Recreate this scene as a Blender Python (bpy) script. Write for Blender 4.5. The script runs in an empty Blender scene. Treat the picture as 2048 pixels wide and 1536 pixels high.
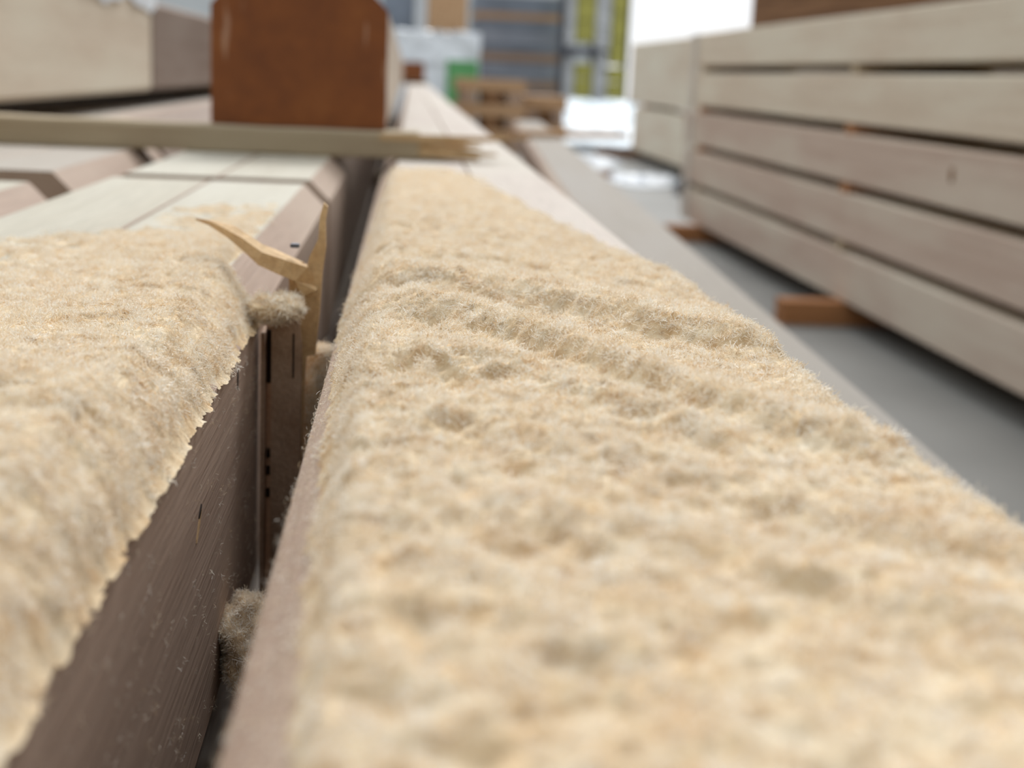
import bpy, bmesh, math, random
import numpy as np
from mathutils import Vector, Matrix
S = bpy.context.scene
COL = S.collection
rnd = random.Random(7)
# ---------------------------------------------------------------- camera
cam_d = bpy.data.cameras.new('camera'); cam = bpy.data.objects.new('camera', cam_d); COL.objects.link(cam)
S.camera = cam
FPX = 2800.0
cam_d.sensor_width = 36.0; cam_d.sensor_fit = 'HORIZONTAL'
cam_d.lens = FPX * 36.0 / 2048.0
cam_d.clip_start = .005; cam_d.clip_end = 200
R3 = Matrix(((0.99631433, -0.02690183, -0.08144971), (-0.07368924, 0.21759183, -0.97325418), (0.04390511, 0.97566905, 0.21480748)))
cam.matrix_world = Matrix.Translation((0, 0, .07)) @ R3.to_4x4()
cam_d.dof.use_dof = True
cam_d.dof.focus_distance = .36
cam_d.dof.aperture_fstop = (cam_d.lens / 1000) / .0037
cam_d.dof.aperture_blades = 0
# ---------------------------------------------------------------- light
W = bpy.data.worlds.new('overcast_sky'); S.world = W; W.use_nodes = True
bg = W.node_tree.nodes['Background']
bg.inputs[0].default_value = (.97, .985, 1, 1); bg.inputs[1].default_value = 1.05
sun_d = bpy.data.lights.new('sun', 'SUN'); sun = bpy.data.objects.new('sun', sun_d); COL.objects.link(sun)
sun_d.energy = 2.7; sun_d.angle = math.radians(22); sun_d.color = (1, .985, .96)
sun.rotation_euler = Vector((.12, .72, .68)).to_track_quat('Z', 'Y').to_euler()
vs = S.view_settings
vs.view_transform = 'Standard'; vs.look = 'None'; vs.gamma = 1; vs.use_curve_mapping = False
vs.exposure = 0.12
S.cycles.diffuse_bounces = 8; S.cycles.max_bounces = 12

# ---------------------------------------------------------------- materials
def newmat(name):
    m = bpy.data.materials.new(name); m.use_nodes = True
    nt = m.node_tree; return m, nt, nt.nodes['Principled BSDF']
def ramp(nt, stops):
    r = nt.nodes.new('ShaderNodeValToRGB'); e = r.color_ramp.elements
    e[0].position, e[0].color = stops[0][0], (*stops[0][1], 1)
    e[1].position, e[1].color = stops[-1][0], (*stops[-1][1], 1)
    for p, c in stops[1:-1]:
        x = e.new(p); x.color = (*c, 1)
    return r
def noise(nt, vec, scale, detail=4, rough=.55, dist=0):
    n = nt.nodes.new('ShaderNodeTexNoise'); n.inputs['Scale'].default_value = scale
    n.inputs['Detail'].default_value = detail; n.inputs['Roughness'].default_value = rough; n.inputs['Distortion'].default_value = dist
    nt.links.new(vec, n.inputs['Vector']); return n.outputs['Fac']
def mapped(nt, scale, rnd_off=True):
    tc = nt.nodes.new('ShaderNodeTexCoord'); mp = nt.nodes.new('ShaderNodeMapping'); mp.inputs['Scale'].default_value = scale
    if rnd_off:
        oi = nt.nodes.new('ShaderNodeObjectInfo'); ml = nt.nodes.new('ShaderNodeMath'); ml.operation = 'MULTIPLY'; ml.inputs[1].default_value = 37
        nt.links.new(oi.outputs['Random'], ml.inputs[0])
        ad = nt.nodes.new('ShaderNodeVectorMath'); nt.links.new(tc.outputs['Object'], ad.inputs[0]); nt.links.new(ml.outputs[0], ad.inputs[1])
        nt.links.new(ad.outputs[0], mp.inputs[0])
    else: nt.links.new(tc.outputs['Object'], mp.inputs[0])
    return mp.outputs[0]
def mix(nt, fac, a, b, mode='MIX'):
    m = nt.nodes.new('ShaderNodeMix'); m.data_type = 'RGBA'; m.blend_type = mode
    if isinstance(fac, float): m.inputs[0].default_value = fac
    else: nt.links.new(fac, m.inputs[0])
    for i, v in ((6, a), (7, b)):
        if isinstance(v, tuple): m.inputs[i].default_value = (*v, 1)
        else: nt.links.new(v, m.inputs[i])
    return m.outputs[2]
def wood(name, light, dark, stain=None, rough=.7, grain=1., fuzz=.0):
    m, nt, b = newmat(name)
    v = mapped(nt, (60, 1.6, 60)); big = mapped(nt, (6, 1.2, 6)); fine = mapped(nt, (700, 25, 700))
    r = ramp(nt, [(.3, dark), (.62, light)]); nt.links.new(noise(nt, v, 1.0, 6, .6, .6), r.inputs[0])
    r2 = ramp(nt, [(.35, (.86, .86, .86)), (.65, (1, 1, 1))]); nt.links.new(noise(nt, fine, 1, 3), r2.inputs[0])
    c = mix(nt, 1.0, r.outputs[0], r2.outputs[0], 'MULTIPLY')
    if stain:
        rs = ramp(nt, [(.42, (0, 0, 0)), (.68, (1, 1, 1))]); nt.links.new(noise(nt, big, 1.5, 3), rs.inputs[0])
        c = mix(nt, rs.outputs[0], c, stain)
    nt.links.new(c, b.inputs['Base Color']); b.inputs['Roughness'].default_value = rough
    b.inputs['Specular IOR Level'].default_value = .25
    bp = nt.nodes.new('ShaderNodeBump'); bp.inputs['Strength'].default_value = .5 * grain; bp.inputs['Distance'].default_value = .0006
    nt.links.new(noise(nt, fine, 1, 4, .6), bp.inputs['Height']); nt.links.new(bp.outputs[0], b.inputs['Normal'])
    return m
def plain(name, col, rough=.6, var=.1, scale=8, metal=0, alpha=None):
    m, nt, b = newmat(name)
    v = mapped(nt, (1, 1, 1)); lo = tuple(x * (1 - var) for x in col); hi = tuple(min(1, x * (1 + var)) for x in col)
    r = ramp(nt, [(.35, lo), (.65, hi)]); nt.links.new(noise(nt, v, scale, 5), r.inputs[0])
    nt.links.new(r.outputs[0], b.inputs['Base Color']); b.inputs['Roughness'].default_value = rough; b.inputs['Metallic'].default_value = metal
    b.inputs['Specular IOR Level'].default_value = .3
    return m
M = {}
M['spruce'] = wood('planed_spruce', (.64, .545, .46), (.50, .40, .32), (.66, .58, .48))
M['spruce_pink'] = wood('pinkish_planed_spruce', (.43, .325, .26), (.34, .245, .19), (.45, .36, .29))
M['spruce_top'] = wood('pale_planed_spruce', (.47, .415, .37), (.42, .36, .315), (.47, .44, .38))
M['spruce_lower'] = wood('dark_greyish_lower_spruce', (.255, .225, .19), (.22, .195, .16), (.24, .22, .195))  # darker greyish tone for the skewed beam's top
M['spruce_dark'] = wood('shaded_brownish_spruce', (.28, .21, .17), (.22, .155, .12), (.30, .24, .20))  # brown tone; on the slot beam it carries painted shade
M['spruce_pinkstack'] = wood('pinkish_stacked_spruce', (.66, .54, .45), (.56, .43, .35), (.67, .60, .50))
M['spruce_dusty'] = wood('dust_filmed_spruce', (.47, .445, .37), (.42, .385, .31), (.48, .465, .40))
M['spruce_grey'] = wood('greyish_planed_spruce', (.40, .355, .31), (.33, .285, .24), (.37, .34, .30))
M['spruce_stack'] = wood('stacked_spruce', (.80, .71, .575), (.70, .59, .46), (.78, .73, .60))
M['sticker'] = wood('rough_sawn_batten', (.52, .43, .30), (.36, .27, .17), (.40, .34, .25), .85, 1.6)
M['splinter'] = wood('torn_fresh_wood', (.62, .44, .25), (.46, .29, .145), None, .8, 1.2)
M['lath'] = wood('lath_wood', (.46, .33, .245), (.34, .22, .15), None, .8, 1.2)
M['orange_wood'] = wood('orange_spacer_wood', (.52, .25, .11), (.34, .14, .055), None, .8)
M['brown_wood'] = wood('brown_stained_wood', (.30, .16, .075), (.12, .05, .02), None, .8)
M['pallet_wood'] = wood('pallet_wood', (.58, .38, .22), (.36, .20, .10), None, .85)
M['dark'] = plain('dark_crack', (.03, .018, .012), .9)
M['steel'] = plain('grey_steel', (.12, .13, .16), .4, .1, 40, .7)
# sawdust: darker bed paints crevice shade, bright fibres above
m, nt, b = newmat('sawdust_bed')
v = mapped(nt, (1, 1, 1), False)
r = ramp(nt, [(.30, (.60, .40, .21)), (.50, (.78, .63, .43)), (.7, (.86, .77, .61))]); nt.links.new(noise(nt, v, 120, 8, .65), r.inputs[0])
nt.links.new(r.outputs[0], b.inputs['Base Color']); b.inputs['Roughness'].default_value = .95; b.inputs['Specular IOR Level'].default_value = .1
bp = nt.nodes.new('ShaderNodeBump'); bp.inputs['Strength'].default_value = .7; bp.inputs['Distance'].default_value = .0008
nt.links.new(noise(nt, v, 1400, 5, .7), bp.inputs['Height']); nt.links.new(bp.outputs[0], b.inputs['Normal'])
M['bed'] = m
m, nt, b = newmat('sawdust_fibre')
oi = nt.nodes.new('ShaderNodeObjectInfo')
r = ramp(nt, [(0, (.80, .65, .45)), (.12, (.89, .80, .655)), (.55, (.93, .888, .812)), (1, (.96, .948, .915))]); nt.links.new(oi.outputs['Random'], r.inputs[0])
nt.links.new(r.outputs[0], b.inputs['Base Color']); b.inputs['Roughness'].default_value = .8; b.inputs['Specular IOR Level'].default_value = .12
tr = nt.nodes.new('ShaderNodeBsdfTranslucent'); nt.links.new(r.outputs[0], tr.inputs[0])
ms = nt.nodes.new('ShaderNodeMixShader'); ms.inputs[0].default_value = .3
nt.links.new(b.outputs[0], ms.inputs[1]); nt.links.new(tr.outputs[0], ms.inputs[2])
nt.links.new(ms.outputs[0], nt.nodes['Material Output'].inputs[0])
M['fibre'] = m
# red sealing paint on end grain
m, nt, b = newmat('red_brown_end_paint')
v = mapped(nt, (1, 1, 1)); st = mapped(nt, (1, 1, .22))
r = ramp(nt, [(.3, (.155, .042, .007)), (.55, (.22, .064, .010)), (.75, (.27, .09, .018))]); nt.links.new(noise(nt, v, 26, 6, .65), r.inputs[0])
r2 = ramp(nt, [(.63, (0, 0, 0)), (.70, (.5, .5, .5))]); nt.links.new(noise(nt, st, 75, 2, .5), r2.inputs[0])
c = mix(nt, r2.outputs[0], r.outputs[0], (.55, .36, .26))
nt.links.new(c, b.inputs['Base Color']); b.inputs['Roughness'].default_value = .6; M['red'] = m
# concrete
m, nt, b = newmat('grey_concrete')
v = mapped(nt, (1, 1, 1), False)
r = ramp(nt, [(.3, (.145, .145, .137)), (.5, (.19, .19, .18)), (.72, (.24, .24, .228))]); nt.links.new(noise(nt, v, 1.3, 8, .6), r.inputs[0])
nt.links.new(r.outputs[0], b.inputs['Base Color']); b.inputs['Roughness'].default_value = .75; M['concrete'] = m
M['wall'] = plain('pale_wall_panel', (.62, .66, .68), .7, .06, 1)
M['backwall'] = plain('grey_green_wall', (.27, .28, .25), .8, .1, 2)
M['bluegrey'] = plain('blue_grey_sheet', (.20, .235, .29), .5, .18, 3)
M['bluelight'] = plain('blue_grey_band', (.27, .30, .36), .5, .15, 3)
M['film'] = plain('white_wrapping_film', (.80, .86, .93), .35, .08, 5)
M['heap_film'] = plain('bluish_wrapping_film', (.50, .60, .68), .5, .1, 4)
M['floor_film'] = plain('dusty_floor_film', (.36, .40, .45), .4, .15, 5)
M['green'] = plain('green_print', (.12, .36, .14), .5)
M['yellow'] = plain('yellow_pack', (.42, .40, .10), .5, .1, 5)
M['greywhite'] = plain('grey_white_pack', (.52, .54, .56), .5, .12, 6)
M['strap'] = plain('white_strapping', (.62, .58, .52), .4)

# ---------------------------------------------------------------- helpers
def link(name, me, mat, parent=None, loc=(0, 0, 0), rot=(0, 0, 0)):
    o = bpy.data.objects.new(name, me); COL.objects.link(o)
    if mat and not me.materials: me.materials.append(mat)
    o.location = loc; o.rotation_euler = rot
    if parent: o.parent = parent
    return o
def tag(o, label=None, cat=None, group=None, kind=None):
    if label: o['label'] = label
    if cat: o['category'] = cat
    if group: o['group'] = group
    if kind: o['kind'] = kind
    return o
def empty(name, loc=(0, 0, 0), rz=0, label=None, cat=None, group=None):
    o = bpy.data.objects.new(name, None); COL.objects.link(o); o.empty_display_size = .05
    o.location = loc; o.rotation_euler = (0, 0, rz); tag(o, label, cat, group); return o
def prism(profile, y0, y1, cuts=0, jitter=0):
    """extrude an x-z outline (counter clockwise seen from -y) along y"""
    n = len(profile); vs_, fs = [], []
    ys = [y0 + (y1 - y0) * i / (cuts + 1) for i in range(cuts + 2)]
    for y in ys:
        for (x, z) in profile:
            vs_.append((x + rnd.uniform(-jitter, jitter), y, z + rnd.uniform(-jitter, jitter)))
    for k in range(len(ys) - 1):
        for i in range(n):
            a, b_ = k * n + i, k * n + (i + 1) % n
            fs.append((a, b_, b_ + n, a + n))
    fs.append(tuple(range(n - 1, -1, -1))); fs.append(tuple((len(ys) - 1) * n + i for i in range(n)))
    me = bpy.data.meshes.new('prism'); me.from_pydata(vs_, [], fs)
    bm = bmesh.new(); bm.from_mesh(me); bmesh.ops.recalc_face_normals(bm, faces=bm.faces); bm.to_mesh(me); bm.free()
    me.update(); return me
def sec(x0, x1, z0, z1, c=(.0, .0, .0, .0)):
    """rectangle with chamfers: bottom-left, bottom-right, top-right, top-left"""
    bl, br, tr_, tl = c; p = []
    p += [(x0 + bl, z0)] if not bl else [(x0, z0 + bl), (x0 + bl, z0)]
    p += [(x1, z0)] if not br else [(x1 - br, z0), (x1, z0 + br)]
    p += [(x1, z1)] if not tr_ else [(x1, z1 - tr_), (x1 - tr_, z1)]
    p += [(x0, z1)] if not tl else [(x0 + tl, z1), (x0, z1 - tl)]
    if not bl: p[0] = (x0, z0)
    return p
def box(x0, x1, y0, y1, z0, z1, bev=0):
    me = prism(sec(x0, x1, z0, z1), y0, y1)
    if bev:
        bm = bmesh.new(); bm.from_mesh(me); bmesh.ops.bevel(bm, geom=bm.edges[:], offset=bev, segments=2, affect='EDGES', profile=.6); bm.to_mesh(me); bm.free()
    return me
CH = .013; BW = .140; BH = .100; ST = .0225
def duo_beam(loc, length, label, cat='beam', group=None, rz=0, mats=('spruce_pink', 'spruce_top'), w=BW, h=BH, ch=CH, end=None, bch=None, single=False):
    """loc = bottom middle of the near end. Two glued lamellae lying side by side."""
    t = empty('glued_timber', loc, rz, label, cat, group); t['kind'] = 'thing'
    hw = w / 2; g = .0005; bc = ch if bch is None else bch
    if single:
        me = prism(sec(-hw, hw, 0, h, (bc, bc, ch, ch)), 0, length)
        me.materials.append(M[mats[0]]); me.materials.append(M[mats[1]])
        for f in me.polygons:
            if f.normal.z > .9: f.material_index = 1
        link('beam_body', me, None, t)
    for sx in (() if single else (-1, 1)):
        a, b_ = (-hw, -g) if sx < 0 else (g, hw)
        s = .0007
        p = sec(a, b_, 0, h, (bc if sx < 0 else s, bc if sx > 0 else s, ch if sx > 0 else s, ch if sx < 0 else s))
        me = prism(p, 0, length)
        me.materials.append(M[mats[0]]); me.materials.append(M[mats[1]])
        for f in me.polygons:
            if f.normal.z > .9: f.material_index = 1
        link('lamella', me, None, t)
    if end:
        me = prism(sec(-hw - .0003, hw + .0003, -.0003, h + .0003, (bc, bc, ch, ch)), -.0012, .0008)
        e = link('end_paint', me, M[end], t); e['label'] = 'red-brown sealing paint on the end grain'
    return t
def sticker(x0, x1, y, z, label, mat='sticker', group=None, w=.045, h=ST, name='batten'):
    me = prism(sec(-w / 2, w / 2, 0, h, (.001, .001, .001, .001)), 0, x1 - x0, 6, .0004)
    o = link(name, me, M[mat], None, (x0, y, z), (0, 0, -math.pi / 2)); tag(o, label, 'batten', group); return o

# ---------------------------------------------------------------- structure
FZ = -.415
fl = link('floor', box(-12, 14, -4, 40, FZ - .1, FZ), M['concrete']); tag(fl, kind='structure')
w1 = link('wall_back', box(-8.2, 2.75, 20, 20.2, FZ, 3.4), M['wall']); tag(w1, kind='structure')
w2 = link('wall_back', box(5.0, 7.2, 20, 20.2, FZ, 3.4), M['wall']); tag(w2, kind='structure')
w3 = link('wall_front_blocker', box(-8.2, 7.2, -2.4, -2.2, FZ, 3.4), M['backwall']); tag(w3, kind='structure')  # unseen wall added behind the camera to cut sky light
w4 = link('wall_right', box(7, 7.2, -2.2, 20, FZ, 3.4), M['backwall']); tag(w4, kind='structure')
w5 = link('wall_left', box(-8.2, -8, -2.2, 20, FZ, 3.4), M['backwall']); tag(w5, kind='structure')
t1 = link('trim_1', box(2.7, 2.8, 19.93, 20.0, FZ, 4.5), M['steel']); tag(t1, kind='structure')

# ---------------------------------------------------------------- timber stack under the camera
mid = duo_beam((.040, -1.4, -BH), 11.3, 'long middle beam heaped with sawdust in the centre foreground', rz=-.003, w=.130, bch=.001, mats=('spruce_pink', 'spruce_top'))
AX = -.047 - BW / 2
b_near = duo_beam((AX, -1.4, -BH), 2.268, 'left foreground beam under sawdust, ending at the thin dark joint', bch=.001, mats=('spruce_pink', 'spruce_dusty'))
b_far = duo_beam((AX + .001, .899, -BH), 6.2, 'beam butted behind the left foreground beam, running under the cross batten', bch=.001, mats=('spruce_pink', 'spruce_dusty'))
CX = AX - BW - .012
for q in range(3):  # mostly hidden columns added to close off side light
    for i, z in enumerate((-BH, -BH * 2 - ST, -BH * 3 - 2 * ST)):
        duo_beam((CX - (BW + .012) * (q + 1) - (.06 if i == 2 else 0), -.7, z), 8, '%s layer beam in the %s column left of the pale beams, added to block side light' % (('top', 'second', 'bottom')[i], ('first', 'second', 'third')[q]), mats=('spruce_pink', 'spruce_grey'))
duo_beam((CX - .004, 1.25, -BH), 6, 'beam coloured dark for the shade in the slot between the upper beams, behind the batten', mats=('spruce_dark', 'spruce_dark'))  # the slot's shade is put into the wood colour
c_near = duo_beam((CX, -1.4, -BH - .001), 2.22, 'pale beam at the left picture edge in front of its dark joint', mats=('spruce_pink', 'spruce_dusty'), rz=.0)
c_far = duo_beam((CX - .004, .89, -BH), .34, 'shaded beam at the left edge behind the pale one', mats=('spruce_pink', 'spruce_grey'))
L2 = -BH - ST
for x, lab in ((.045, 'hidden lower beam under the middle beam'), (AX, 'hidden lower beam under the left foreground beam'), (CX, 'hidden lower beam under the pale beam at the left edge')):
    duo_beam((x, -1.4, L2 - BH), 8.7, lab, w=.13 if x > 0 else BW, ch=.002)
L3 = L2 - BH - ST
for x, lab in ((.12, 'bottom beam under the middle stack'), (-.03, 'bottom beam below the gap beside the lath'), (-.18, 'bottom beam under the left stack'), (-.33, 'bottom beam under the far left stack'), (.275, 'bottom beam carrying the skewed beam')):  # bottom row shifted so a beam blocks light under the gap
    duo_beam((x, -1.4, L3 - BH), 8.7, lab, ch=.002, rz=-.05 if x > .2 else 0, w=.13 if x > 0 else BW, mats=('spruce_pink', 'spruce_pink'))
# skewed beam to the right one layer down
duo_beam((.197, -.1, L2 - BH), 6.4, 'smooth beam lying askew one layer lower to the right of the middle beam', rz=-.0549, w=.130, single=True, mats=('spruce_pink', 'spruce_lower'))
for i, y in enumerate((.05, 2.4, 5.2)):
    sticker(-.40, .10, y, L2, 'hidden sticker batten below the top layer of beams')['group'] = 'stickers hidden in the stack'
    sticker(-.40, .28, y, L3, 'hidden sticker batten below the top layer of beams')['group'] = 'stickers hidden in the stack'
    sticker(-.40, .26, y, FZ, 'floor bearer hidden under the foreground stack', 'orange_wood', 'bearers under the foreground stack', .08, L3 - BH - FZ, 'floor_bearer')

# cross batten with splintered end
bt = empty('cross_batten', (-.62, 1.168, 0), 0, 'rough cross batten lying over the beams, right end splintered', 'batten')
bt.rotation_euler = (0, 0, 0)
prof = []
me = prism(sec(-.024, .024, 0.0002, .0215, (.001, .001, .0015, .0015)), 0, .632, 14, .0006)
link('batten_body', me, M['sticker'], bt, (0, 0, 0), (0, 0, -math.pi / 2))
def spike(pts, name, mat, parent):
    """tapering torn sliver; pts = (point, width, thickness)"""
    vs_, fs = [], []
    P = [Vector(p[0]) for p in pts]
    for i, (p, w, t) in enumerate(pts):
        d = (P[min(i + 1, len(P) - 1)] - P[max(i - 1, 0)]).normalized()
        up = Vector((0, 0, 1)) if abs(d.z) < .8 else Vector((0, 1, 0))
        s = d.cross(up).normalized(); u = s.cross(d).normalized()
        for a, b_ in ((-1, -1), (1, -1), (1, 1), (-1, 1)):
            k = 1 if abs(d.z) < .8 else 1
            q = P[i] + s * a * w / 2 + u * b_ * t / 2 + Vector((rnd.uniform(-1, 1), rnd.uniform(-1, 1), rnd.uniform(-1, 1))) * min(w, t) * .12
            vs_.append(q)
    for i in range(len(pts) - 1):
        for k in range(4):
            a = i * 4 + k; b_ = i * 4 + (k + 1) % 4
            fs.append((a, b_, b_ + 4, a + 4))
    fs.append((3, 2, 1, 0)); e = (len(pts) - 1) * 4; fs.append((e, e + 1, e + 2, e + 3))
    me = bpy.data.meshes.new(name); me.from_pydata([tuple(v) for v in vs_], [], fs)
    bm = bmesh.new(); bm.from_mesh(me); bmesh.ops.recalc_face_normals(bm, faces=bm.faces); bm.to_mesh(me); bm.free()
    for f in me.polygons: f.use_smooth = False
    return link(name, me, M[mat], parent)
for (y, z, L, w, t, dz, dy) in ((-.019, .018, .085, .012, .005, .002, .006), (-.016, .010, .06, .014, .006, -.003, -.012), (-.018, .005, .045, .010, .006, -.001, -.022),
                                (0, .016, .07, .02, .006, .001, .02), (.014, .012, .05, .016, .010, -.002, .02), (-.004, .006, .06, .02, .008, .0, -.01), (-.02, .014, .068, .006, .003, .006, -.01)):
    spike([((.60, y, z), w, t), ((.635, y, z), w * .95, t), ((.635 + L * .45, y + dy * .4, z + dz * .5), w * .6, t * .7), ((.635 + L, y + dy, max(z + dz, .002)), w * .12, t * .25)], 'splinter', 'splinter', bt)

# beams lying on the batten
D = duo_beam((-.0165 - BW / 2 + .001, 1.165, ST), 5.6, 'beam with red-brown painted end standing on the cross batten', end='red', mats=('spruce', 'spruce_top'), h=.106, bch=.001)
EX = -.383 - BW / 2
E1 = duo_beam((EX, .3, ST + .0005), 1.90, 'upper left beam with light side face, on the batten', mats=('spruce_stack', 'spruce_grey'), h=.150, ch=.006)
for q in range(2): duo_beam((EX - (BW + .01) * (q + 1), .3, ST + .0005), 7, 'added light-blocking beam hidden left of the upper left beam, %s one' % ('nearer', 'outer')[q], mats=('spruce_stack', 'spruce_grey'), h=.12)  # hidden beams added to keep the gap underneath dark
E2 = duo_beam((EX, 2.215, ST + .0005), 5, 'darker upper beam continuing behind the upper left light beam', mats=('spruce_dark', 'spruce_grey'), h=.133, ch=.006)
sticker(-.62, -.02, 3.4, 0, 'hidden batten carrying the upper beams further back')
# wrapping film scraps on the upper left beam
def sheet(name, pts, mat, thick=.001):
    me = bpy.data.meshes.new(name); me.from_pydata(pts[0], [], pts[1]); 
    o = link(name, me, M[mat]); md = o.modifiers.new('s', 'SOLIDIFY'); md.thickness = thick; return o
vs_, fs = [], []
for i in range(15):
    y = 1.66 + i * .04
    dz = .006 * math.sin(i * .9) + .004 * math.sin(i * 2.3)
    for j, (x, z) in enumerate(((-.40, .1750), (-.3815, .1745), (-.3808, .162), (-.3805, .145 + dz))):
        vs_.append((x + .0015 * math.sin(i * 1.7 + j) * (j > 0) + .001, y, z))
for i in range(14):
    for j in range(3):
        a = i * 4 + j; fs.append((a, a + 1, a + 5, a + 4))
o = sheet('film_scrap', (vs_, fs), 'film', .0004); tag(o, 'torn white film clinging to the top edge of the upper left beam', 'film')

# ---------------------------------------------------------------- right hand stack
rows = ['bottom', 'second', 'middle', 'fourth', 'top']
for k in range(5):
    z = -.365 + .1227 * k
    for j in range(2):
        x0 = .93 + BW / 2 + j * (BW + .01)
        lab = ('%s beam of the five-high right-hand stack, side face in view' % rows[k]) if j == 0 else ('hidden beam behind the %s face beam of the right-hand stack' % rows[k])
        duo_beam((x0, -1.2, z), 5.86 + .02 * ((k * 7) % 3), lab, mats=(('spruce_pinkstack', 'spruce_stack') if k < 3 else ('spruce_stack', 'spruce_stack')), h=.1015, ch=.004)
for k in range(4):
    z = -.365 + .1227 * k + .1015
    for y in (-.6, 1.3, 2.93, 4.45):
        vis = y > 2
        sticker(.932, 1.22, y, z, ('%s sticker in the gap above the %s row of the right-hand stack' % ('far-end' if y > 4 else 'nearer', rows[k])) if vis else 'sticker outside the picture in the right-hand stack',
                'orange_wood' if vis and k in (1, 2) else 'sticker', None if vis else 'unseen stickers of the right-hand stack', .05, .0212)
for y, lab, x0 in ((2.88, 'orange-brown bearer poking out from under the right-hand stack, nearer one', .80), (4.36, 'orange-brown bearer under the far end of the right-hand stack', .83), (1.2, 'bearer under the right-hand stack outside the picture', .9), (-.6, 'rearmost bearer under the right-hand stack, outside the picture', .9)):
    sticker(x0, 1.24, y, FZ, lab, 'orange_wood', None, .06, -.365 - FZ, 'floor_bearer')
bm_ = box(.9265, .9285, 4.55, 4.62, -.364, .2275); o = link('strap', bm_, M['strap']); tag(o, 'pale vertical strap around the far end of the right-hand stack', 'strap')
o = link('brown_timber', prism(sec(.95, 1.05, .2275, .3395, (.004,) * 4), .6, 3.95, 5, 0), M['brown_wood']); tag(o, 'dark brown timber lying on top of the right-hand stack', 'timber')
o = link('upper_board', prism(sec(.93, 1.12, .3402, .365, (.002,) * 4), .5, 4.25, 5, 0), M['pallet_wood']); tag(o, 'light board overhanging the dark brown timber on the right-hand stack', 'board')
duo_beam((1.46, -1.0, .03), 7.3, 'backing beam added to block light through the top gap of the right-hand stack', mats=('spruce_grey', 'spruce_grey'), h=.2)  # added backing that darkens the see-through top gap
duo_beam((1.46, -1.0, FZ), 7.3, 'added beam on the floor carrying the backing beam behind the right-hand stack', h=.4445, mats=('spruce_grey', 'spruce_grey'))  # made-up support under the backing beam
kn = link('knot', prism([(.011 * math.cos(a * math.pi / 5), .014 * math.sin(a * math.pi / 5)) for a in range(10)], 0, .0006), M['brown_wood'], None, (.9302, 2.34, -.062), (0, 0, math.pi / 2))
kp = [o_ for o_ in bpy.data.objects if o_.get('label', '').startswith('middle beam of the five-high')][0]
kn.parent = kp; kn.matrix_parent_inverse = Matrix.Translation(-kp.location)
# second bundle behind
for k, lab in enumerate(('lower pale beam of the short bundle behind the right-hand stack', 'upper pale beam of the short bundle behind the right-hand stack')):
    z = (-.36, -.065)[k]
    duo_beam((1.45 + .11, 6.4, z), 2.6 + .2 * k, lab, mats=('spruce_stack', 'spruce_stack'), w=.22, h=(.27, .37)[k], ch=.006)
for y in (6.8, 8.7):
    sticker(1.46, 1.66, y, -.09, 'sticker between the two beams of the short bundle' + (', far one' if y > 8 else ', near one'), 'orange_wood', None, .06, .025)
sticker(1.22, 1.68, 8.95, FZ, 'grey-brown bearer jutting out under the short bundle', 'brown_wood', None, .12, .055, 'floor_bearer')
sticker(1.40, 1.68, 6.9, FZ, 'bearer under the near end of the short bundle', 'brown_wood', None, .12, .055, 'floor_bearer')

# ---------------------------------------------------------------- far background
def thing_box(name, b_, mat, label, cat, bev=.01):
    o = link(name, box(*b_, bev), M[mat]); return tag(o, label, cat)
# wrapped package on the left
t = empty('wrapped_package', (.2, 11, FZ), 0, 'white film-wrapped package with green print behind the middle beam', 'package')
def crumple(x0, x1, y0, y1, z0, z1, amp=.02, n=10):
    bm = bmesh.new(); bmesh.ops.create_cube(bm, size=1); bmesh.ops.subdivide_edges(bm, edges=bm.edges[:], cuts=n, use_grid_fill=True)
    for v in bm.verts:
        v.co = Vector((x0 + (v.co.x + .5) * (x1 - x0), y0 + (v.co.y + .5) * (y1 - y0), z0 + (v.co.z + .5) * (z1 - z0)))
        v.co += Vector([rnd.uniform(-amp, amp) for _ in range(3)])
        v.co.z = max(v.co.z, z0)
    me = bpy.data.meshes.new('crumple'); bm.to_mesh(me); bm.free(); return me
link('film_wrap', crumple(-.35, .36, 0, .8, .02, .79, .012), M['film'], t)
o = link('green_print', box(.11, .35, -.03, -.015, .18, .58), M['green'], t); o['label'] = 'green printed area'
link('pallet', box(-.34, .35, 0, .8, 0, .02), M['pallet_wood'], t)
thing_box('panel', (-.30, .13, 12.2, 12.3, FZ, 1.0, .005), 'bluegrey', 'blue-grey upright panel behind the white package', 'panel')if False else None
o = link('upright_panel', box(-.22, .06, 12.2, 12.28, FZ, 1.1), M['bluegrey']); tag(o, 'blue-grey upright panel behind the white package', 'panel')
o = link('white_post', box(.068, .15, 12.0, 12.08, FZ, 1.4), M['greywhite']); tag(o, 'whitish post between blue-grey panel and orange crate', 'post')
t = empty('plywood_crate', (.32, 12.0, FZ), 0, 'orange-brown wooden crate above and behind the white package', 'crate')
link('crate_body', box(-.155, .175, 0, .5, .72, 1.25, .006), M['pallet_wood'], t)
for x in (-.15, .10): link('crate_leg', box(x, x + .06, .02, .48, 0, .72), M['brown_wood'], t)
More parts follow.
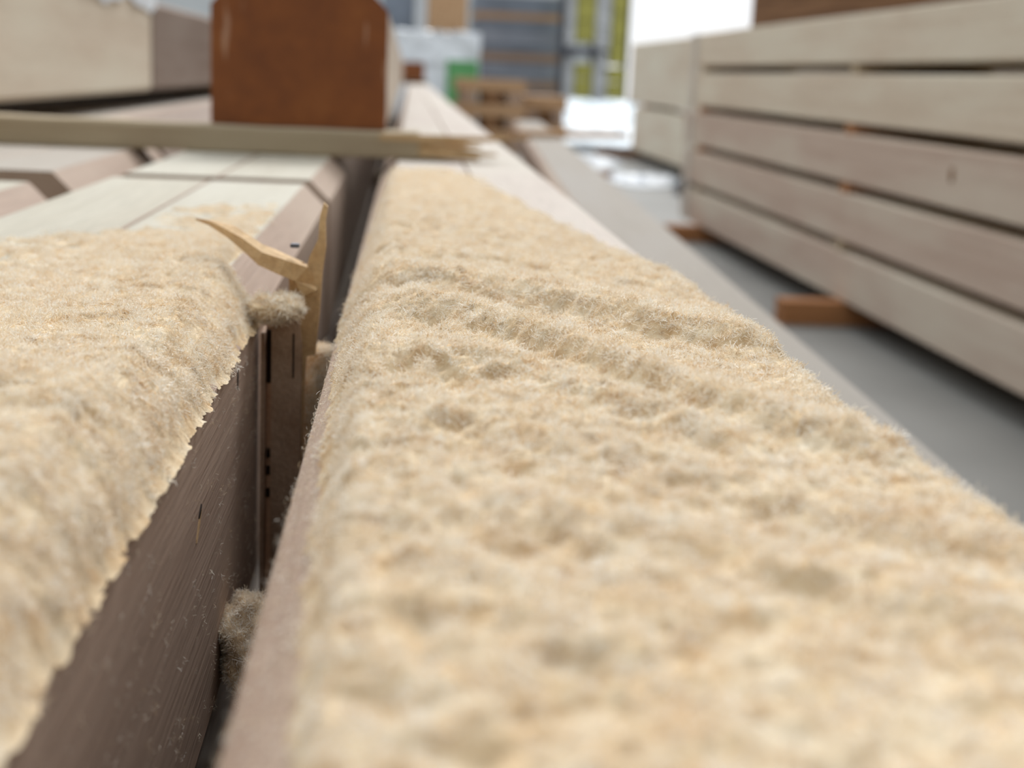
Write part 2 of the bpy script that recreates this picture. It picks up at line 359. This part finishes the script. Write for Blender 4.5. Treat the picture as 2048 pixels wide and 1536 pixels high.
# blue-grey sheet stack with timber layers
t = empty('sheet_stack', (1.0, 13, FZ), 0, 'tall stack of blue-grey sheets separated by wooden layers', 'stack')
z = 0
for hgt, mt, nm in ((.13, 'pallet_wood', 'timber_layer'), (.03, 'bluegrey', 'sheet'), (.14, 'bluelight', 'sheet'), (.07, 'bluegrey', 'sheet'), (.08, 'lath', 'timber_layer'), (.05, 'bluegrey', 'sheet'), (.10, 'bluelight', 'sheet'),
                    (.015, 'bluegrey', 'sheet'), (.075, 'lath', 'timber_layer'), (.07, 'bluegrey', 'sheet'), (.13, 'bluelight', 'sheet'), (.09, 'bluegrey', 'sheet'), (.06, 'pallet_wood', 'timber_layer'), (.15, 'bluegrey', 'sheet')):
    dx = rnd.uniform(-.008, .008)
    link(nm, box(-.40 + dx, .39 + dx, 0, .8, z, z + hgt - .004), M[mt], t); z += hgt
# yellow and white packs
t = empty('pack_rack', (1.62, 12.4, FZ), 0, 'rack of yellow and grey-white packs left of the bright opening', 'rack')
for (a, b_, z0, z1, mt) in ((-.26, -.16, .10, .72, 'greywhite'), (-.16, .0, .10, .62, 'yellow'), (.0, .13, .08, .72, 'greywhite'), (.13, .29, .08, .60, 'yellow'),
                            (-.26, -.17, .76, 1.5, 'greywhite'), (-.17, .0, .80, 1.5, 'yellow'), (.0, .14, .74, 1.5, 'greywhite'), (.14, .28, .62, 1.5, 'yellow')):
    n = 4
    for i in range(n):
        link('pack', box(a + .004, b_ - .004, 0, .4, z0 + (z1 - z0) * i / n, z0 + (z1 - z0) * (i + 1) / n - .006, .006), M[mt], t)
link('shelf_bar', box(-.27, .05, -.05, .0, .68, .75), M['steel'], t)
link('rack_base', box(-.27, .30, -.03, .42, 0, .08), M['steel'], t)
for x in (-.275, .29): link('rack_post', box(x, x + .012, 0, .4, .08, 1.5), M['steel'], t)
# pallets of light wood
def pallet(x0, x1, y, z0, z1, label, n):
    t = empty('wood_pallet', ((x0 + x1) / 2, y, z0), 0, label, 'pallet'); w = (x1 - x0) / 2; H = z1 - z0
    lay = H / n
    for i in range(n):
        for j in range(4):
            yy = j * .2
            if i % 2 == 0: link('block', box(-w + .02, -w + .12, yy, yy + .12, i * lay, (i + 1) * lay - .003), M['lath'], t) if j in (0, 3) else None; 
            if i % 2 == 0 and j in (0, 3): link('block', box(w - .12, w - .02, yy, yy + .12, i * lay, (i + 1) * lay - .003), M['lath'], t); link('block', box(-.05, .05, yy, yy + .12, i * lay, (i + 1) * lay - .003), M['brown_wood'], t)
            if i % 2: link('deck_board', box(-w, w, yy, yy + .17, i * lay, (i + 1) * lay - .004), M['pallet_wood'], t)
    return t
pallet(.33, .76, 9.0, FZ, .045, 'taller pile of light wooden pallets right of the middle beam far end', 6)
pallet(.77, 1.06, 9.3, FZ, -.05, 'lower pile of wooden pallets beside the taller pile', 4)
# white film heap and floor film
hm = crumple(1.10, 1.74, 9.75, 11, FZ + .001, -.09, .02)
for v in hm.vertices: v.co.z = FZ + .001 + (v.co.z - FZ - .001) * min(1, max(.12, (v.co.y - 9.6) / 1.0))
t = link('film_heap', hm, M['heap_film']); tag(t, 'shiny white film-covered bundle on the floor beyond the short bundle', 'package')
def ground_film(name, cx, cy, rx, ry, label):
    vs_, fs = [(cx, cy, FZ + .03)], []
    n = 26
    for ring in (1, 2, 3):
        for i in range(n):
            a = 2 * math.pi * i / n; k = ring / 3 * (1 + .12 * math.sin(3 * a + cx) + rnd.uniform(-.04, .04))
            vs_.append((cx + rx * k * math.cos(a), cy + ry * k * math.sin(a), FZ + (.004 if ring == 3 else rnd.uniform(.008, .035))))
    for i in range(n): fs.append((0, 1 + i, 1 + (i + 1) % n))
    for r_ in (0, 1):
        for i in range(n):
            a = 1 + r_ * n + i; b_ = 1 + r_ * n + (i + 1) % n; fs.append((a, a + n, b_ + n, b_))
    o = sheet(name, (vs_, fs), 'floor_film', .002); tag(o, label, 'film')
ground_film('floor_film', 1.02, 8.6, .28, .9, 'white film spread on the floor right of the pallets')
ground_film('floor_film', 1.18, 7.0, .20, .45, 'smaller patch of white film on the floor near the orange offcut')
o = link('offcut', prism([(0, 0), (.07, 0), (.06, .035), (.01, .04)], 0, .12), M['orange_wood'], None, (.99, 7.0, FZ), (0, 0, .5)); tag(o, 'small orange-brown wood offcut on the floor before the film', 'offcut')
o = duo_beam((-.045 + .075, 8.2, ST), 1.6, 'distant beam end painted red-brown on the far end of the middle beam', end='red', w=.15, h=.10, bch=.001)
sticker(-.05, .12, 8.3, 0, 'hidden batten under the distant red-ended beam')
sticker(-.05, .12, 9.5, 0, 'second hidden batten under the distant red-ended beam')
o = link('loose_board', prism(sec(-.045, .045, 0, .02, (.002,) * 4), 0, .42), M['pallet_wood'], None, (.36, 4.6, L2 + .001), (0, 0, -1.1)); tag(o, 'short loose board lying across the far end of the skewed beam', 'board')
o = link('dark_scrap', prism([(0, 0), (.14, 0), (.12, .06), (.02, .07)], 0, .2), M['steel'], None, (1.20, 6.2, FZ), (0, 0, -.3)); tag(o, 'dark scrap on the floor between right-hand stack and short bundle', 'scrap')

# ---------------------------------------------------------------- thin splintered lath in the gap
LY = .458
lt = empty('splintered_lath', (-.037, LY, -.10), 0, 'splintered thin lath standing in the gap between left and middle beams', 'lath')
def part(name, me, mat, lab=None):
    o = link(name, me, M[mat]); o.parent = lt; o.matrix_parent_inverse = Matrix.Translation((.037, -LY, .10))
    if lab: o['label'] = lab
    return o
part('edge_strip', prism(sec(-.0452, -.0438, -.15, -.016, (0,) * 4), LY - .001, LY + .012, 1, .0001), 'lath')
part('back_panel', prism(sec(-.0440, -.0415, -.15, -.014, (0,) * 4), LY + .006, LY + .009), 'lath')
for i, (za, zb) in enumerate(((-.034, -.016), (-.060, -.057), (-.066, -.063), (-.074, -.071))):
    part('slot', prism(sec(-.0438, -.0424 if i else -.0418, za, zb), LY + .0045, LY + .0061), 'dark', 'dark slot')
# near panel with ragged top
pn = [(-.0418, -.15), (-.0322, -.15), (-.0320, -.020), (-.0335, -.008), (-.0350, -.010), (-.0375, -.006), (-.0395, -.012), (-.0418, -.011)]
part('front_panel', prism(pn, LY, LY + .004), 'lath')
part('grain_slit', prism(sec(-.0348, -.0343, -.031, -.016), LY - .0003, LY + .001), 'dark')
pn = [(-.0335, -.15), (-.0325, -.15), (-.0318, -.073), (-.0310, -.0300), (-.0305, -.0245), (-.0277, -.0240), (-.0265, -.010), (-.0258, .004), (-.0247, .012), (-.0250, .0205), (-.0243, .0255), (-.0256, .0268), (-.0268, .0225), (-.0272, .015), (-.0300, .009), (-.0312, .004), (-.0368, .0055), (-.0362, -.012), (-.0340, -.020)]
part('rear_panel', prism(pn, LY + .0045, LY + .0075), 'splinter', 'paler panel tapering to an upright spike')
o = spike([((-.0295, LY + .004, -.002), .005, .005), ((-.0325, LY + .003, .0035), .006, .0055), ((-.038, LY + .003, .0052), .005, .0056), ((-.0445, LY + .007, .0080), .0045, .0050), ((-.051, LY + .013, .0112), .004, .0040), ((-.058, LY + .021, .0142), .0035, .0034), ((-.065, LY + .031, .0158), .002, .0018), ((-.072, LY + .042, .0160), .0006, .0006)], 'bent_splinter', 'splinter', None)
o.parent = lt; o.matrix_parent_inverse = Matrix.Translation((.037, -LY, .10))
o = spike([((-.033, LY + .005, .006), .003, .0015), ((-.044, LY + .02, .0085), .003, .001), ((-.055, LY + .04, .0095), .001, .0008)], 'thin_splinter', 'splinter', None)
o.parent = lt; o.matrix_parent_inverse = Matrix.Translation((.037, -LY, .10))
part('staple', prism(sec(-.0365, -.0335, .0115, .0128, (.0003,) * 4), LY + .006, LY + .009), 'steel', 'blue-grey staple')

# knots / cracks on the side face of the left beam
def lens(cy, cz, ly, lz, ang, parent_label=None):
    pts = []
    for i in range(12):
        a = 2 * math.pi * i / 12; u, v_ = math.cos(a) * ly / 2, math.sin(a) * lz / 2 * (1 + .3 * math.sin(2 * a))
        pts.append((u * math.cos(ang) - v_ * math.sin(ang), u * math.sin(ang) + v_ * math.cos(ang)))
    vs_ = [(-.0472, cy + p[0], cz + p[1]) for p in pts] + [(-.04685, cy + p[0] * .9, cz + p[1] * .9) for p in pts]
    fs = [tuple(range(12, 24))] + [(i, (i + 1) % 12, 12 + (i + 1) % 12, 12 + i) for i in range(12)]
    me = bpy.data.meshes.new('crack'); me.from_pydata(vs_, [], fs); return me
for nm, a, mt in (('crack', (.330, -.0366, .006, .0022, .3), 'dark'), ('crack', (.4078, -.0207, .0035, .0065, .2), 'dark'), ('torn_grain', (.3275, -.0395, .012, .0026, .55), 'splinter')):
    o = link(nm, lens(*a), M[mt]); o.parent = b_near; o.matrix_parent_inverse = Matrix.Translation(-b_near.location)

# ---------------------------------------------------------------- sawdust
NR = np.random.RandomState(3)
class VN:
    def __init__(s, seed): s.g = np.random.RandomState(seed).rand(256, 256)
    def one(s, x, y):
        xi = np.floor(x).astype(int); yi = np.floor(y).astype(int); u = x - xi; v = y - yi
        u = u * u * u * (u * (u * 6 - 15) + 10); v = v * v * v * (v * (v * 6 - 15) + 10)
        g = s.g; a = g[xi & 255, yi & 255]; b_ = g[(xi + 1) & 255, yi & 255]; c = g[xi & 255, (yi + 1) & 255]; d = g[(xi + 1) & 255, (yi + 1) & 255]
        return (a * (1 - u) + b_ * u) * (1 - v) + (c * (1 - u) + d * u) * v
    def fbm(s, x, y, scale, octv=4, gain=.5):
        t = 0; amp = 1; n = 0; x = x / scale; y = y / scale
        for k in range(octv):
            t = t + amp * (s.one(x + 13.7 * k, y + 7.1 * k) * 2 - 1); n += amp; amp *= gain
            x, y = x * 1.9 + .35 * y, y * 1.9 - .35 * x
        return t / n
n1, n2, n3 = VN(1), VN(2), VN(5)
def sstep(a, b_, x):
    t = np.clip((x - a) / (b_ - a), 0, 1); return t * t * (3 - 2 * t)
def ridge(x, y, pts, hgt, wf, wb):
    """crest polyline running across x; gentle far slope wb, steep near slope wf"""
    px = [p[0] for p in pts]; cy = np.interp(x, px, [p[1] for p in pts])
    hh = np.interp(x, [px[0] - .010] + px + [px[-1] + .012], [0] + [1] * len(px) + [0]) * hgt
    d = y - cy
    return hh * np.where(d < 0, np.exp(-(d / wf) ** 2), np.exp(-(d / wb) ** 2))
def pit(x, y, cx, cy, rx, ry, dep): return -dep * np.exp(-((x - cx) / rx) ** 2 - ((y - cy) / ry) ** 2)
def lumps(x, y, a, sc, n): 
    f = n.fbm(x, y, sc, 3); return a * (1 - 2.2 * np.abs(f))
def mid_h(x, y):
    t = .0030 + 0 * x
    t = t + ridge(x, y, [(-.002, .435), (.012, .424), (.037, .408), (.068, .371), (.090, .350)], .0060, .010, .040)
    t = t + ridge(x, y, [(.004, .386), (.013, .378), (.026, .361), (.047, .319), (.063, .279), (.085, .25)], .0050, .009, .026)
    t = t + ridge(x, y, [(-.006, .322), (.010, .318), (.03, .30), (.06, .25)], .0030, .006, .02)
    t = t + ridge(x, y, [(-.006, .262), (.02, .255), (.05, .225), (.09, .19)], .0020, .006, .02)
    t = t + ridge(x, y, [(.0, .205), (.03, .20), (.08, .16)], .0016, .005, .014)
    t = t + ridge(x, y, [(-.002, .52), (.03, .505), (.07, .47), (.09, .45)], .0016, .012, .04)
    t = t + ridge(x, y, [(.0, .62), (.03, .60), (.06, .57)], .0014, .02, .05)
    t = t + n1.fbm(x * 1.0, y * .75, .030, 3) * .0016
    act = sstep(1.0, .55, y)
    am = np.interp(x, [.01, .06], [1, .55])
    t = t + act * (am * lumps(x, y, .0021, .0115, n2) + am * lumps(x, y, .0013, .0046, n3) + n3.fbm(x, y, .0018, 2) * .00045)
    for c in ((.0082, .366, .004, .0045, .0032), (-.008, .378, .003, .005, .002), (.0005, .312, .003, .004, .0028), (.0127, .300, .007, .005, .0040), (-.007, .286, .003, .004, .002),
              (0, .226, .004, .003, .002), (.028, .187, .003, .0025, .003), (.024, .146, .0035, .0028, .0028), (.014, .137, .003, .004, .0024), (.045, .25, .004, .003, .0018), (.03, .215, .003, .003, .002), (.06, .21, .004, .003, .0018)):
        t = t + pit(x, y, *c)
    # coverage: right side bare further away, thins out towards the batten
    xr = np.interp(y, [0, .42, .50, .58, .75, 1.0, 1.12], [.118, .118, .106, .090, .072, .052, .035]) + n2.fbm(x * 0, y, .02, 3) * .003 + n1.fbm(x, y, .012, 3) * .004
    e = sstep(0, np.interp(y, [.45, .6], [.010, .022]), xr - x + n3.fbm(x, y, .007, 3) * np.interp(y, [.45, .6], [0, .009]))
    xl = np.interp(y, [.13, .255, .4, .47, .6, 1.0], [-.0085, -.0125, -.0150, -.0165, -.014, -.008]) + n1.fbm(x * 0 + 3, y, .016, 4) * .0022
    e2 = sstep(-.0035, .0055, x - xl)
    fade = sstep(1.10, .62, y + n2.fbm(x, y, .08, 3) * .10)
    t = np.clip(t, .0011, 1)
    t = t * e * e2 * (.25 + .75 * fade) * sstep(1.10, .95, y + n3.fbm(x, y, .012, 3) * .05)
    return t
def mid_base(x): return -np.clip(-.007 - x, 0, .013) - np.clip(x - .096, 0, .013)
def left_h(x, y):
    t = .0013 + 0 * x
    edge = sstep(-.115, -.070, x) * sstep(.62, .50, y)
    t = t + edge * (.0016 + lumps(x, y, .0014, .012, n1) + lumps(x, y, .0008, .005, n2))
    near = sstep(.34, .24, y)
    t = t + near * (.0018 + n2.fbm(x, y, .03, 3) * .002 + lumps(x, y, .0010, .009, n3))
    t = t + lumps(x, y, .00035, .006, n3) * sstep(.7, .45, y) + n3.fbm(x, y, .002, 2) * .0003
    t = t + n1.fbm(x, y, .045, 3) * .0008
    d = (x + .06) * .6 + (y - .36) * .25
    t = t + ridge(x, y, [(-.16, .335), (-.12, .32), (-.085, .29), (-.06, .25)], .0018, .008, .03)
    for c in ((-.076, .40, .003, .004, .0018), (-.070, .36, .003, .004, .0018), (-.083, .33, .004, .004, .0016), (-.066, .30, .003, .004, .0018), (-.078, .27, .004, .004, .0018), (-.10, .25, .004, .004, .0015), (-.063, .43, .002, .004, .0014)):
        t = t + pit(x, y, *c)
    fade = sstep(np.interp(x, [-.18, -.13, -.10], [.50, .54, .72]), np.interp(x, [-.18, -.13, -.10], [.34, .38, .46]), y + n2.fbm(x, y, .05, 3) * .10 + n3.fbm(x, y, .006, 3) * .10)
    xe = -.0462 + n3.fbm(x * 0, y, .014, 2) * .0022 + n2.fbm(x * 0, y, .005, 2) * .0005 - .0145 * sstep(.455, .50, y)
    e = sstep(0, .0055, xe + .0008 - x)
    return np.clip(t, .0004, 1) * e * fade
def left_base(x): return -np.clip(x + .060, 0, .013)
def dust_mesh(name, fn, base, x0, x1, y0, y1, step, ox=0):
    xs = np.arange(x0, x1 + step / 2, step); ys = [y0]
    while ys[-1] < y1: ys.append(ys[-1] + step * (1 if ys[-1] < .6 else 1.7))
    ys = np.array(ys); X, Y = np.meshgrid(xs, ys); T = fn(X, Y); Z = base(X) + T
    Xo = X + (NR.rand(*X.shape) - .5) * step * .8; Y = Y + (NR.rand(*X.shape) - .5) * step * .6
    edge = T < .00022; Z = np.where(edge, Z - .0006, Z)
    ny, nx = X.shape
    co = np.stack([Xo, Y, Z], -1).reshape(-1, 3)
    idx = np.arange(ny * nx).reshape(ny, nx)
    q = np.stack([idx[:-1, :-1], idx[:-1, 1:], idx[1:, 1:], idx[1:, :-1]], -1).reshape(-1, 4)
    Ef = edge.reshape(-1); keep = ~Ef[q].all(1); q = q[keep]
    used = np.unique(q); remap = -np.ones(len(co), int); remap[used] = np.arange(len(used)); co = co[used]; q = remap[q]
    me = bpy.data.meshes.new(name); me.vertices.add(len(co)); me.vertices.foreach_set('co', co.reshape(-1).astype('f'))
    me.loops.add(len(q) * 4); me.loops.foreach_set('vertex_index', q.reshape(-1).astype('i'))
    me.polygons.add(len(q)); me.polygons.foreach_set('loop_start', np.arange(0, len(q) * 4, 4).astype('i')); me.polygons.foreach_set('loop_total', np.full(len(q), 4, 'i'))
    me.update(calc_edges=True); me.validate()
    me.polygons.foreach_set('use_smooth', np.ones(len(me.polygons), bool))
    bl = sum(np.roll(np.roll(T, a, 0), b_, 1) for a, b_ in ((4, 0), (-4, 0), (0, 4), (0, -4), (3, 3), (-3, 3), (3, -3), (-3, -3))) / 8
    conc = np.clip(1 + (T - bl) / .0005, .08, 1).reshape(-1)[used]  # fibres thinned in hollows so the darker bed reads as shade
    # density: full in front, sparser where the camera cannot tell fibres apart, and by thickness
    tt = T.reshape(-1)[used]; yy = co[:, 1]
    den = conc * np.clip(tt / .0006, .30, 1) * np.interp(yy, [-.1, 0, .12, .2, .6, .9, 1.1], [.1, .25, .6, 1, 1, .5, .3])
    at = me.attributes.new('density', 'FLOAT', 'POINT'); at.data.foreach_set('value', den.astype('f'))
    return me
# fibre clump templates (kept out of the scene, instanced by the sawdust)
clumps = bpy.data.collections.new('fibre_clumps')
def clump(seed, n, rad, L, wd, lift):
    r = random.Random(seed); vs_, fs = [], []
    for _ in range(n):
        a = r.uniform(0, 2 * math.pi); d = rad * math.sqrt(r.random()); p = Vector((d * math.cos(a), d * math.sin(a), r.uniform(-.0003, .0004)))
        az = r.uniform(0, 2 * math.pi); el = r.uniform(-.25, .75) * lift; l = L * r.uniform(.45, 1.25); w = wd * r.uniform(.6, 1.3)
        bend = r.uniform(-1.6, 1.6); b2 = r.uniform(-1.2, 1.2); segs = 4; base = len(vs_)
        for k in range(segs + 1):
            dirv = Vector((math.cos(az) * math.cos(el), math.sin(az) * math.cos(el), math.sin(el)))
            s = dirv.cross(Vector((0, 0, 1))).normalized(); u = s.cross(dirv)
            ww = w * (1 if 0 < k < segs else .45)
            for j in range(3):
                an = 2 * math.pi * j / 3; vs_.append(tuple(p + (s * math.cos(an) + u * math.sin(an) * .6) * ww / 2))
            p = p + dirv * (l / segs); az += bend / segs; el += b2 / segs
        for k in range(segs):
            for j in range(3):
                a_ = base + k * 3 + j; b_ = base + k * 3 + (j + 1) % 3; fs.append((a_, b_, b_ + 3, a_ + 3))
        fs.append((base + 2, base + 1, base)); e = base + segs * 3; fs.append((e, e + 1, e + 2))
    me = bpy.data.meshes.new('fibre_clump'); me.from_pydata(vs_, [], fs); me.materials.append(M['fibre'])
    o = bpy.data.objects.new('fibre_clump', me); clumps.objects.link(o)
for s in range(7): clump(s, 18, .0018, .0016, .00016, 1.0)
short = bpy.data.collections.new('short_fibres'); _c = clumps; clumps = short
for s in range(5): clump(40 + s, 5, .0016, .0011, .00010, 1.0)
clumps = _c
def fibre_tree(name, coll, dens, keep_mesh=True, use_attr=True):
    g = bpy.data.node_groups.new(name, 'GeometryNodeTree')
    g.interface.new_socket('Geometry', in_out='INPUT', socket_type='NodeSocketGeometry'); g.interface.new_socket('Geometry', in_out='OUTPUT', socket_type='NodeSocketGeometry')
    N = g.nodes.new; Lk = g.links.new
    gi, go = N('NodeGroupInput'), N('NodeGroupOutput')
    dp = N('GeometryNodeDistributePointsOnFaces'); dp.distribute_method = 'RANDOM'; Lk(gi.outputs[0], dp.inputs['Mesh'])
    if use_attr:
        na = N('GeometryNodeInputNamedAttribute'); na.data_type = 'FLOAT'; na.inputs['Name'].default_value = 'density'
        mu = N('ShaderNodeMath'); mu.operation = 'MULTIPLY'; mu.inputs[1].default_value = dens; Lk(na.outputs['Attribute'], mu.inputs[0]); Lk(mu.outputs[0], dp.inputs['Density'])
    else: dp.inputs['Density'].default_value = dens
    ci = N('GeometryNodeCollectionInfo'); ci.inputs['Collection'].default_value = coll; ci.inputs['Separate Children'].default_value = True; ci.inputs['Reset Children'].default_value = True
    ip = N('GeometryNodeInstanceOnPoints'); ip.inputs['Pick Instance'].default_value = True
    Lk(dp.outputs['Points'], ip.inputs['Points']); Lk(ci.outputs[0], ip.inputs['Instance']); Lk(dp.outputs['Rotation'], ip.inputs['Rotation'])
    rs = N('FunctionNodeRandomValue'); rs.data_type = 'FLOAT'; rs.inputs[2].default_value = .6; rs.inputs[3].default_value = 1.35; Lk(rs.outputs[1], ip.inputs['Scale'])
    ri = N('GeometryNodeRotateInstances'); rv = N('FunctionNodeRandomValue'); rv.data_type = 'FLOAT_VECTOR'
    rv.inputs[0].default_value = (-.35, -.35, 0); rv.inputs[1].default_value = (.35, .35, 6.283); rv.inputs['Seed'].default_value = 4
    Lk(ip.outputs[0], ri.inputs['Instances']); Lk(rv.outputs[0], ri.inputs['Rotation'])
    if keep_mesh:
        jn = N('GeometryNodeJoinGeometry'); Lk(gi.outputs[0], jn.inputs[0]); Lk(ri.outputs[0], jn.inputs[0]); Lk(jn.outputs[0], go.inputs[0])
    else: Lk(ri.outputs[0], go.inputs[0])
    return g
def add_fibres(o, g):
    md = o.modifiers.new('fibres', 'NODES'); md.node_group = g
G_DUST = fibre_tree('sawdust_fibres', clumps, 360000)
G_HEAP = fibre_tree('heap_fibres', clumps, 420000, True, False)
G_FUZZ = fibre_tree('wood_fuzz', short, 420000, False, False)
G_SPARSE = fibre_tree('sparse_fuzz', short, 16000, False, False)
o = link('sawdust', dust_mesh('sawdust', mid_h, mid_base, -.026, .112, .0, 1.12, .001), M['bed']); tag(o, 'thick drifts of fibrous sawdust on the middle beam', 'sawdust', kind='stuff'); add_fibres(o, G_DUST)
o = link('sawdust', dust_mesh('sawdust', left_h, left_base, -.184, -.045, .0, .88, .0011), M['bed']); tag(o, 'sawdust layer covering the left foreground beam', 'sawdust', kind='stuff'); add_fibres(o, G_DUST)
# heaps of sawdust caught in the gap
def heap(label, c, r, seed, parent=None, flat=None):
    bm = bmesh.new(); bmesh.ops.create_icosphere(bm, subdivisions=5, radius=1)
    k = VN(seed); co = np.array([v.co[:] for v in bm.verts])
    f = k.fbm(co[:, 0] * 1 + co[:, 2] * .7, co[:, 1] + co[:, 2] * .9, .55, 4)
    for v, ff in zip(bm.verts, f):
        p = v.co * (1 + .28 * ff); v.co = Vector((c[0] + p.x * r[0], c[1] + p.y * r[1], c[2] + p.z * r[2]))
        if flat is not None: v.co.z = min(v.co.z, flat + ff * .0006)
    me = bpy.data.meshes.new('sawdust_heap'); bm.to_mesh(me); bm.free()
    for p in me.polygons: p.use_smooth = True
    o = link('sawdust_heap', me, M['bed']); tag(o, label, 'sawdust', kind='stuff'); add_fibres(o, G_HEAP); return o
heap('sawdust packed in the gap right of the splintered lath', (-.0270, LY + .019, -.052), (.0075, .010, .038), 11, flat=-.0245)
heap('tuft of sawdust on top of the lath beside the left beam', (-.0400, LY - .006, -.0065), (.0085, .008, .0042), 12)
heap('sawdust clod wedged low in the gap in the foreground', (-.0385, .375, -.090), (.0085, .018, .014), 13)
# fuzz on the planed side faces
def fuzz_on(label, quad, g):
    me = bpy.data.meshes.new('wood_fuzz'); me.from_pydata(quad, [], [(0, 1, 2, 3)]); o = link('wood_fuzz', me, M['fibre']); tag(o, label, 'fibres', kind='stuff'); add_fibres(o, g)
fuzz_on('fine wood fibres on the chamfer of the middle beam', [(-.0212, .02, -.0132), (-.0082, .02, -.0002), (-.0050, .9, -.0002), (-.0182, .9, -.0132)][::-1], G_FUZZ)
fuzz_on('sparse fine fibres on the side face of the left foreground beam', [(-.0468, .06, -.099), (-.0468, .46, -.099), (-.0468, .46, -.013), (-.0468, .06, -.013)], G_SPARSE)
